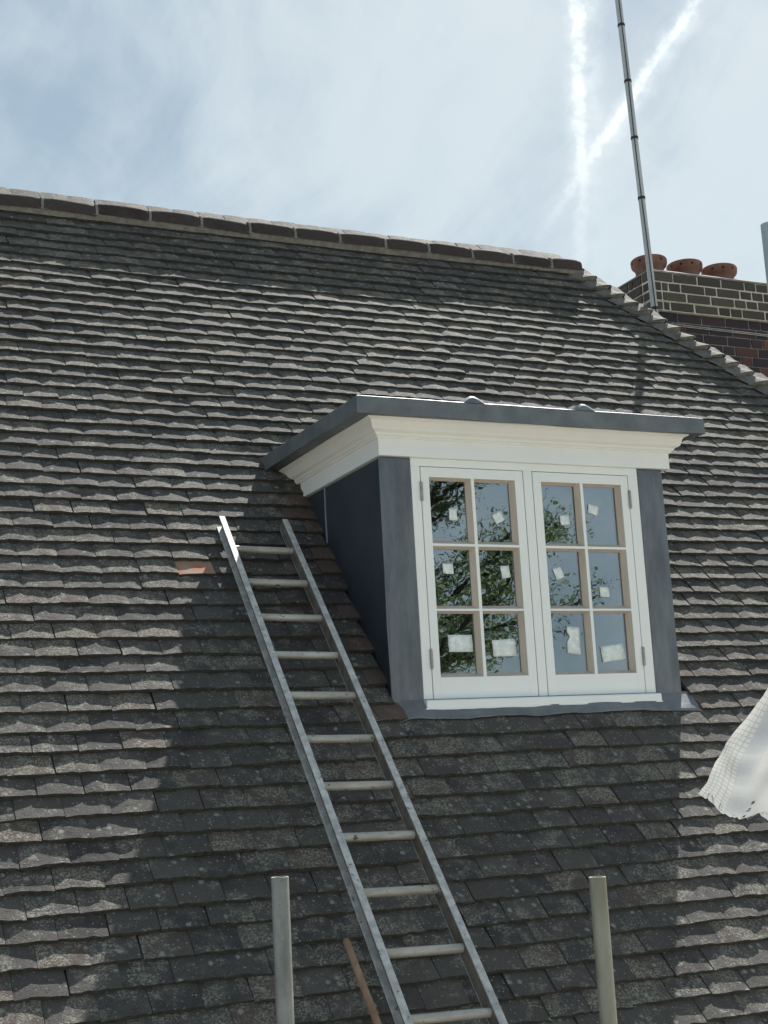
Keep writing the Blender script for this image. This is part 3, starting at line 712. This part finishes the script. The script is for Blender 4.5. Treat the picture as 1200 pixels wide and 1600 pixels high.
# ------------------------------------------------------------------ ladder leaning on the roof
lad = thing('ladder', 'worn aluminium ladder leaning against the roof tiles below the dormer', 'ladder', (-0.6938, 0.5220, 0.7244))
ld = Vector((math.sin(.0448), math.cos(.7627) * math.cos(.0448), math.sin(.7627) * math.cos(.0448))).normalized()
lw_ = Vector((math.cos(-.0479) * math.cos(.0418), math.sin(-.0479) * math.cos(.0418), -math.sin(.0418))); lw_ = (lw_ - ld * lw_.dot(ld)).normalized()
ln = lw_.cross(ld).normalized()                                 # out of the ladder towards the viewer
if ln.z < 0: ln = -ln
LSP = 0.2555; LWID = 0.2754; LBOT = -(LSP * 12 + 0.55); LTOP = 0.222
def lpt(u, v, w_): return lw_ * u + ld * v + ln * w_
def rail(side):
    # C channel: web plus two flanges, open outwards
    b = MB(); RW, RD, T = 0.027, 0.062, 0.003
    x0 = -RW - 0.001 if side < 0 else LWID + 0.001
    out_ = -1 if side < 0 else 1; xin = x0 + RW if side < 0 else x0; xo = x0 if side < 0 else x0 + RW
    def lb(ua, ub, wa, wb, mi):
        vs = [lpt(u, v, w_) for v in (LBOT, LTOP) for (u, w_) in ((ua, wa), (ub, wa), (ub, wb), (ua, wb))]
        b.add(vs, [(0, 1, 2, 3), (7, 6, 5, 4), (0, 4, 5, 1), (1, 5, 6, 2), (2, 6, 7, 3), (3, 7, 4, 0)], mi)
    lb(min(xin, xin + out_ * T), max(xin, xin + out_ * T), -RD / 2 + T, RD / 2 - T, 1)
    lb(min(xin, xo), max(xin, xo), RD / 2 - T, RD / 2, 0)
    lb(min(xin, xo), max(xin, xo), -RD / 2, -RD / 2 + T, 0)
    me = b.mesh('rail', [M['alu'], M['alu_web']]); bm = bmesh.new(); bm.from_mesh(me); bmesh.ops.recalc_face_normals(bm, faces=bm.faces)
    bmesh.ops.bevel(bm, geom=[e for e in bm.edges if e.calc_length() > 1], offset=0.0008, segments=1, affect='EDGES'); bm.to_mesh(me); bm.free()
    o = obj('rail', me, lad)
    for i in range(12):                                          # swaged rung ends showing through the web
        e = MB(); v = -LSP * i; xx = xin + out_ * (T + 0.001); e.tube([lpt(xx, v, 0), lpt(xx + out_ * 0.004, v, 0)], [0.0165, 0.0150], 14)
        obj('rung_end', e.mesh('rung_end', M['alu_web']), o)
rail(-1); rail(1)
b = MB(); nR = 24; vs = []; L = 9
for j in range(L):
    u = -0.002 + (LWID + 0.004) * j / (L - 1)
    for k in range(nR):
        an = 2 * math.pi * k / nR; rr = 0.0158 + (0.0007 if k % 2 else -0.0005) ; fl = min(1.0, 1.0)
        p_ = (math.cos(an) * rr * 0.92, math.sin(an) * rr)
        vs.append(lpt(u, p_[0], p_[1]))
b.add(vs, [(j * nR + k, j * nR + (k + 1) % nR, (j + 1) * nR + (k + 1) % nR, (j + 1) * nR + k) for j in range(L - 1) for k in range(nR)], 0, True)
M['rung'] = simple('ribbed_rung_aluminium', (0.33, 0.32, 0.29), (0.50, 0.49, 0.455), 30, 0.55, 0.35, 0.3, 0.002, stretch=(0.25, 1, 1), grain=0.55, stain=0.85)[0]
rme = b.mesh('rung', M['rung'])
for i in range(13): obj('rung', rme, lad, lpt(0, -LSP * i, 0))

# ------------------------------------------------------------------ scaffold standards and wooden handle
def pole(x, y, ztop, zbot, label, m, cap=False):
    b = MB(); ro, ri, n = 0.02415, 0.0202, 28
    rings = [(zbot, ro), (ztop - 0.001, ro), (ztop, ro - 0.0008), (ztop, ri), (ztop - 0.4, ri)]
    vs = [(math.cos(2 * math.pi * k / n) * r_, math.sin(2 * math.pi * k / n) * r_, z_ - zbot) for z_, r_ in rings for k in range(n)]
    b.add(vs, [(j * n + k, j * n + (k + 1) % n, (j + 1) * n + (k + 1) % n, (j + 1) * n + k) for j in range(len(rings) - 1) for k in range(n)], 0, True)
    b.add([(0, 0, ztop - zbot - 0.4)] + vs[-n:], [(0, 1 + k, 1 + (k + 1) % n) for k in range(n)])
    me = b.mesh('scaffold_pole', m); me.polygons.foreach_set('use_smooth', [abs(p.normal.z) < 0.5 for p in me.polygons])
    o = obj('scaffold_pole', me, None, (x, y, zbot)); tag(o, label, 'scaffold pole', 'upright scaffold tubes'); return o
pole(-1.3394, -1.7056, -0.5596, -7, 'grey galvanised scaffold tube standing left of the ladder foot', M['galv'])
pole(-0.4406, -1.8675, -0.6221, -7, 'yellow-stained scaffold tube standing below the right casement', M['galv_ochre'])
pole(0.4902 + 0.006, -1.8, 1.4864, -7, 'tall bluish scaffold tube at right edge in front of the chimney', M['galv_blue'])
plat = thing('added_scaffold_platform', 'unseen timber scaffold boards added below the eaves to bounce light onto the dormer', 'added scaffold platform', (-1.0, -1.95, -2.05))  # out of view, added so its boards bounce sunlight onto the dormer front
bme = boxmesh('board', -3.9, 3.9, -0.112, 0.112, -0.019, 0.019, M['board'], 0.002, 1)
for i in range(14): obj('board', bme, plat, (random.uniform(-.1, .1), -0.114 - 0.227 * i, 0))
b = MB()
h0, h1 = Vector((-0.769, -0.7633, -0.8509)), Vector((-0.7557, -0.9717, -1.1013)); hd = (h1 - h0)
pts = [h0 + hd * t_ for t_ in (-0.002, 0.0, 0.02, 0.3, 1, 2, 3.2)]
b.tube([p - h0 for p in pts], [0.006, 0.010, 0.0125, 0.0128, 0.0132, 0.0135, 0.0135], 16)
o = obj('wooden_handle', b.mesh('wooden_handle', M['wood']), None, h0); tag(o, 'brown round wooden tool handle propped on the tiles beside the ladder', 'tool handle')

# ------------------------------------------------------------------ frayed white sheeting tied to the right-hand tube
YS = -1.86
Lb = [(0.40, 0.09), (0.315, -0.015), (0.235, -0.108), (0.138, -0.203), (0.062, -0.273), (0.02, -0.319), (-0.01, -0.375), (-0.045, -0.411)]
Bt = [(-0.045, -0.411), (-0.017, -0.431), (0.025, -0.475), (0.071, -0.493), (0.12, -0.486), (0.157, -0.479), (0.191, -0.504), (0.26, -0.50), (0.34, -0.47), (0.42, -0.47), (0.47, -0.45)]
Rb = [(0.50, 0.10), (0.505, -0.05), (0.50, -0.2), (0.505, -0.32), (0.47, -0.45)]
def samp(pl, u):
    f_ = u * (len(pl) - 1); i = min(int(f_), len(pl) - 2); r_ = f_ - i
    return (pl[i][0] * (1 - r_) + pl[i + 1][0] * r_, pl[i][1] * (1 - r_) + pl[i + 1][1] * r_)
Tp = [Lb[0], (0.45, 0.085), Rb[0]]
nu, nv = 70, 90; vs = []; wv = []; dist_l = []
for j in range(nv + 1):
    v = j / nv
    for i in range(nu + 1):
        u = i / nu
        l_, r_, t_, b_ = samp(Lb, v), samp(Rb, v), samp(Tp, u), samp(Bt, u)
        px = (1 - u) * l_[0] + u * r_[0] + (1 - v) * t_[0] + v * b_[0] - ((1 - u) * (1 - v) * Lb[0][0] + u * (1 - v) * Rb[0][0] + (1 - u) * v * Lb[-1][0] + u * v * Rb[-1][0])
        pz = (1 - u) * l_[1] + u * r_[1] + (1 - v) * t_[1] + v * b_[1] - ((1 - u) * (1 - v) * Lb[0][1] + u * (1 - v) * Rb[0][1] + (1 - u) * v * Lb[-1][1] + u * v * Rb[-1][1])
        fold = math.sin(u * 9.0 + v * 1.5) * 0.016 * (0.3 + v) + math.sin(u * 21 - v * 3) * 0.005 + noise.noise(Vector((u * 4, v * 5, 1))) * 0.02
        if v > 0.93: px += random.uniform(-.002, .002); pz += noise.noise(Vector((u * 40, 0, 2))) * 0.008 * (v - 0.93) / 0.07
        if i == 0: px += noise.noise(Vector((0, v * 30, 8))) * 0.002
        vs.append((px, YS + fold, pz)); wv.append((u * 0.40, v * 0.62, 0))
b = MB(); b.add(vs, [(j * (nu + 1) + i, j * (nu + 1) + i + 1, (j + 1) * (nu + 1) + i + 1, (j + 1) * (nu + 1) + i) for j in range(nv) for i in range(nu)
                     if not (abs(i / nu - 0.31 - (1 - j / nv) * 0.5) < 0.014 and 0.88 < j / nv < 0.985 and j % 4 < 2)], 0, True)
random.seed(5); fr = len(vs)
for i in range(0, 24):                                           # frayed threads along the torn corner
    u = random.random() ** 1.6; bx, bz = samp(Bt, u * 0.75); ang = R(random.uniform(190, 280)); ln_ = random.uniform(0.005, 0.017) * (1.3 if u < 0.2 else 0.8)
    p0 = Vector((bx, YS - 0.03 + random.uniform(-.006, .006), bz + 0.004)); p1 = p0 + Vector((math.cos(ang) * ln_ * 0.6, random.uniform(-.01, .005), math.sin(ang) * ln_ * 0.6)); p2 = p1 + Vector((math.cos(ang + .6) * ln_ * 0.5, 0, math.sin(ang + .6) * ln_ * 0.5))
    k = len(b.v); b.tube([p0, p1, p2], [0.0012, 0.0010, 0.0006], 4, caps=False)
for _ in range(len(b.v) - len(wv)): wv.append((0.3, 0.3, 0))
shm = b.mesh('debris_sheet', M['sheet'])
at = shm.attributes.new('weave', 'FLOAT_VECTOR', 'POINT'); at.data.foreach_set('vector', [c_ for w_ in wv for c_ in w_])
o = obj('debris_sheet', shm); tag(o, 'frayed white woven plastic sheet hanging from scaffold at the right edge', 'plastic sheet')

# ------------------------------------------------------------------ chimney
CX, CY, CZ = 3.392, 2.8174, 3.292
chim = thing('brick_chimney', 'sooty brick chimney stack with three terracotta pots behind the roof hip', 'chimney', (CX, CY, 1.6))
CO = Vector((CX, CY, 1.6)); CW, CDp = 1.40, 0.60
def cpart(name, me, label=None):
    o = obj(name, me, chim, label=label); o.location = -CO; return o
BMESH = {}
def brick_me(L, hgt, m, seed):
    GAP_ = 0.0145 if m == 'brick_sooty' else 0.010; key = (round(L, 3), round(hgt, 3), m, seed)
    if key not in BMESH:
        r_ = random.Random(seed * 17 + int(L * 1000)); b = MB(); j = lambda: r_.uniform(-.0022, .0022)
        vs = [(xx * (L - GAP_) / 2 + j(), yy * 0.05 + j(), zz * (hgt - GAP_) / 2 + j()) for zz in (-1, 1) for xx, yy in ((-1, -1), (1, -1), (1, 1), (-1, 1))]
        b.add(vs, [(0, 3, 2, 1), (4, 5, 6, 7), (0, 1, 5, 4), (1, 2, 6, 5), (2, 3, 7, 6), (3, 0, 4, 7)])
        BMESH[key] = b.mesh('brick', M[m], 0.003, 1)
    return BMESH[key]
rb = random.Random(3)
HC = 0.0745; ncourse = 17
def course_run(L, odd):
    out_ = []; x_ = 0.0; pat = ['S', 'H'] if odd else ['H', 'S']
    lens = {'S': 0.2225, 'H': 0.1115}; i = 0
    if odd: seq0 = [0.1115, 0.062]
    else: seq0 = []
    for q_ in seq0:
        out_.append((x_, q_)); x_ += q_
    while x_ < L - 0.03:
        q_ = lens['S'] if rb.random() < 0.62 else lens['H']
        if L - x_ - q_ < 0.06: q_ = L - x_
        out_.append((x_, q_)); x_ += q_
    return out_
for k in range(ncourse):
    z1 = CZ - HC * k; zc_ = z1 - HC / 2; ins = 0.0 if k < 3 else (0.006 if k == 3 else 0.034)
    for (x_, L_) in course_run(CW - 2 * ins, k % 2):
        orange = k >= 5 and x_ + L_ / 2 > 1.02 + rb.uniform(-0.06, 0.12)
        mm = 'brick_sooty' if k < 4 else ('brick_orange' if orange else 'brick_red')
        o = obj('brick', brick_me(L_, HC, mm, rb.randrange(4)), chim, Vector((CX + ins + x_ + L_ / 2, CY + ins + 0.05 + rb.uniform(-.002, .002), zc_)) - CO)
    for (x_, L_) in course_run(CDp - 2 * ins - 0.102, (k + 1) % 2):
        mm = 'brick_sooty' if k < 4 else 'brick_red'
        o = obj('brick', brick_me(L_, HC, mm, rb.randrange(4)), chim, Vector((CX + ins + 0.05 + rb.uniform(-.002, .002), CY + ins + 0.102 + x_ + L_ / 2, zc_)) - CO)
        o.rotation_euler = (0, 0, R(-90))
b = MB()
z4 = CZ - HC * 4; z3 = CZ - HC * 3
b.box(CX + 0.0105, CX + CW - 0.0105, CY + 0.0075, CY + CDp - 0.0105, z3 + 0.001, CZ - 0.004)
b.box(CX + 0.016, CX + CW - 0.016, CY + 0.0125, CY + CDp - 0.011, z4, z3)
cpart('repointing_mortar', b.mesh('repointing_mortar', M['mortar_light']))
b = MB(); b.box(CX + 0.040, CX + CW - 0.040, CY + 0.040, CY + CDp - 0.040, CZ - HC * ncourse - 0.6, z4)
cpart('mortar', b.mesh('mortar', M['mortar_dark']))
b = MB(); vs = []                                                # flaunching
for (i_, zz) in ((0.0, CZ - 0.004), (0.004, CZ + 0.012), (0.10, CZ + 0.06)):
    vs += [(CX + i_, CY + i_, zz), (CX + CW - i_, CY + i_, zz), (CX + CW - i_, CY + CDp - i_, zz), (CX + i_, CY + CDp - i_, zz)]
b.add(vs, [(j * 4 + k, j * 4 + (k + 1) % 4, (j + 1) * 4 + (k + 1) % 4, (j + 1) * 4 + k) for j in range(2) for k in range(4)] + [(8, 9, 10, 11)])
cpart('flaunching', b.mesh('flaunching', M['mortar']))
def pot_mesh():
    n = 40; prof = [(0.125, 0.0), (0.122, 0.05), (0.112, 0.09), (0.106, 0.125), (0.110, 0.143), (0.122, 0.158), (0.133, 0.170), (0.1375, 0.182), (0.1395, 0.203), (0.140, 0.216), (0.136, 0.226), (0.130, 0.232), (0.122, 0.233), (0.114, 0.226), (0.110, 0.15), (0.10, 0.05)]
    bm = bmesh.new(); rows_ = []
    for r_, z_ in prof: rows_.append([bm.verts.new((math.cos(2 * math.pi * k / n) * r_, math.sin(2 * math.pi * k / n) * r_, z_)) for k in range(n)])
    holes = []
    for j in range(len(prof) - 1):
        for k in range(n):
            f = bm.faces.new((rows_[j][k], rows_[j][(k + 1) % n], rows_[j + 1][(k + 1) % n], rows_[j + 1][k])); f.smooth = True
            if j == 7 and k % 4 == 1: holes.append(f)
    bmesh.ops.recalc_face_normals(bm, faces=bm.faces)
    r_ = bmesh.ops.inset_individual(bm, faces=holes, thickness=0.0008, depth=0)
    ext = bmesh.ops.extrude_discrete_faces(bm, faces=holes)
    for f in ext['faces']:
        c_ = f.calc_center_median(); d_ = Vector((c_.x, c_.y, 0)).normalized() * -0.018; f.material_index = 1; f.smooth = False  # hole floors coloured black; the shade inside the holes is put into the colour
        bmesh.ops.translate(bm, verts=f.verts, vec=d_)
    me = bpy.data.meshes.new('chimney_pot'); bm.to_mesh(me); bm.free(); me.materials.append(M['terracotta']); me.materials.append(M['black']); return me
pm = pot_mesh()
for (px, py, rz) in ((3.612, 3.10, 0.2), (3.950, 3.10, 0.5), (4.278, 3.10, 0.9)):
    o = obj('chimney_pot', pm, chim, Vector((px, py, CZ - 0.020)) - CO); o.rotation_euler = (R(random.uniform(-1, 1)), R(random.uniform(-1, 1)), rz)

# ------------------------------------------------------------------ aerial mast
mb_, mt_ = Vector((3.354, 2.7287, 2.86)), Vector((3.281, 2.7287, 5.4313))
mdir = (mt_ - mb_).normalized(); mb0 = mb_ - mdir * 0.9
mast = thing('aerial_mast', 'tall thin grey aerial mast with taped black cable beside the chimney', 'aerial mast', mb0)
b = MB(); b.tube([Vector((0, 0, 0)), mdir * 5.0], 0.0255, 20); obj('mast_tube', b.mesh('mast_tube', M['mast']), mast)
toc = (CAM_POS - mb_); toc.z = 0; toc = (toc - mdir * toc.dot(mdir)).normalized(); side = mdir.cross(toc).normalized()
b = MB(); pts = []
for i in range(60):
    v = 0.95 + 4.0 * i / 59; an = 0.15 + 0.35 * noise.noise(Vector((v * 0.7, 0, 0))); rr = 0.0285 + 0.003 * abs(noise.noise(Vector((v * 2, 3, 0))))
    pts.append(mdir * v + toc * math.cos(an) * rr + side * math.sin(an) * rr)
b.tube(pts, 0.0038, 8); obj('cable', b.mesh('cable', M['black']), mast)
# bands: positions along the mast
for v in (1.0, 1.86, 2.34, 2.80, 3.26, 3.70, 4.14):
    b = MB(); hh = 0.010 if v > 1.1 else 0.010
    b.tube([mdir * (v - hh), mdir * (v + hh)], 0.0285, 20); 
    b.tube([mdir * (v - hh) + toc * 0.0285, mdir * (v + hh) + toc * 0.0285], 0.0058, 8)
    obj('tape_band', b.mesh('tape_band', M['black']), mast)
b = MB()                                                         # lashing wire round the stack
for dz in (0.0, 0.012):
    zz = 2.885 + dz - mb0.z; off_ = -mb0
    b.tube([Vector((3.36, 2.74, zz + mb0.z)) + off_, Vector((CX + 0.03, CY + 0.028, zz + mb0.z + 0.005)) + off_, Vector((CX + CW - 0.03, CY + 0.028, zz + mb0.z - 0.01)) + off_], 0.0035, 6)
obj('lashing_wire', b.mesh('lashing_wire', M['mast']), mast)

# ------------------------------------------------------------------ tree across the garden (seen mirrored in the panes)
tr_ = thing('garden_tree', 'leafy spreading tree mirrored in the dormer window panes', 'tree', (3.6, -12.6, -7))
rt = random.Random(8); TO = Vector((5.2, -12.6, -7))
b = MB(); leafp = []
trunk = [Vector((0, 0, 0)), Vector((0.1, 0, 3)), Vector((0.0, 0.1, 5.6)), Vector((0.3, 0.2, 7.4)), Vector((0.5, 0.2, 9.2)), Vector((0.6, 0.2, 11.0)), Vector((0.7, 0.3, 12.4))]
tb_ = MB(); tb_.tube(trunk, [0.30, 0.25, 0.21, 0.16, 0.11, 0.06, 0.03], 12)
obj('trunk', tb_.mesh('trunk', M['bark']), tr_)
def branch(p, d, L, r, lvl):
    n = 6; pts = [p]; dd = d.normalized()
    for i in range(n):
        dd = (dd + Vector((rt.uniform(-.22, .22), rt.uniform(-.22, .22), rt.uniform(-.16, .24)))).normalized()
        pts.append(pts[-1] + dd * L / n)
    b.tube(pts, [r * (1 - 0.8 * i / n) for i in range(n + 1)], 6 if lvl else 8, caps=False)
    if lvl < 2:
        for i in range(1, n + 1):
            for _ in range(2):
                nd_ = (dd + Vector((rt.uniform(-1, 1), rt.uniform(-1, 1), rt.uniform(-.6, .9))) * 0.8)
                branch(pts[i], nd_, L * rt.uniform(0.34, 0.5), r * 0.42, lvl + 1)
    else:
        leafp.extend((q_, dd) for q_ in pts[1:])
for i in range(17):
    t_ = 0.40 + 0.56 * i / 16; f_ = t_ * 6; k = min(int(f_), 5); p = trunk[k].lerp(trunk[k + 1], f_ - k)
    an = i * 2.4 + rt.uniform(-.3, .3); br_L = 3.0 * (1.12 - abs(t_ - 0.62) * 1.3)
    branch(p, Vector((math.cos(an), math.sin(an), rt.uniform(0.15, 0.75))), br_L, 0.075, 0)
obj('branches', b.mesh('branches', M['bark']), tr_)
lf = MB(); lt = []
for (p, dd) in leafp:
    if rt.random() < 0.42: continue
    tone_ = rt.random()
    for _ in range(24):
        c_ = p + Vector((rt.gauss(0, .11), rt.gauss(0, .11), rt.gauss(0, .09))); a_ = Vector((rt.gauss(0, 1), rt.gauss(0, 1), rt.gauss(-.3, .6))).normalized(); s_ = a_.orthogonal().normalized()
        if rt.random() < .5: s_ = a_.cross(s_)
        l_ = rt.uniform(0.03, 0.062); w2 = l_ * 0.30
        lf.add([c_, c_ + a_ * l_ * .5 + s_ * w2, c_ + a_ * l_, c_ + a_ * l_ * .5 - s_ * w2], [(0, 1, 2, 3)]); lt += [min(1, max(0, tone_ + rt.uniform(-.25, .25)))] * 4
lo_ = obj('crown', lf.mesh('crown', M['leaf'], attr=('tone', lt)), tr_); lo_['kind'] = 'stuff'
print('tiles', len(tiles), 'chosen', len(chosen), 'leaves', len(lf.f))
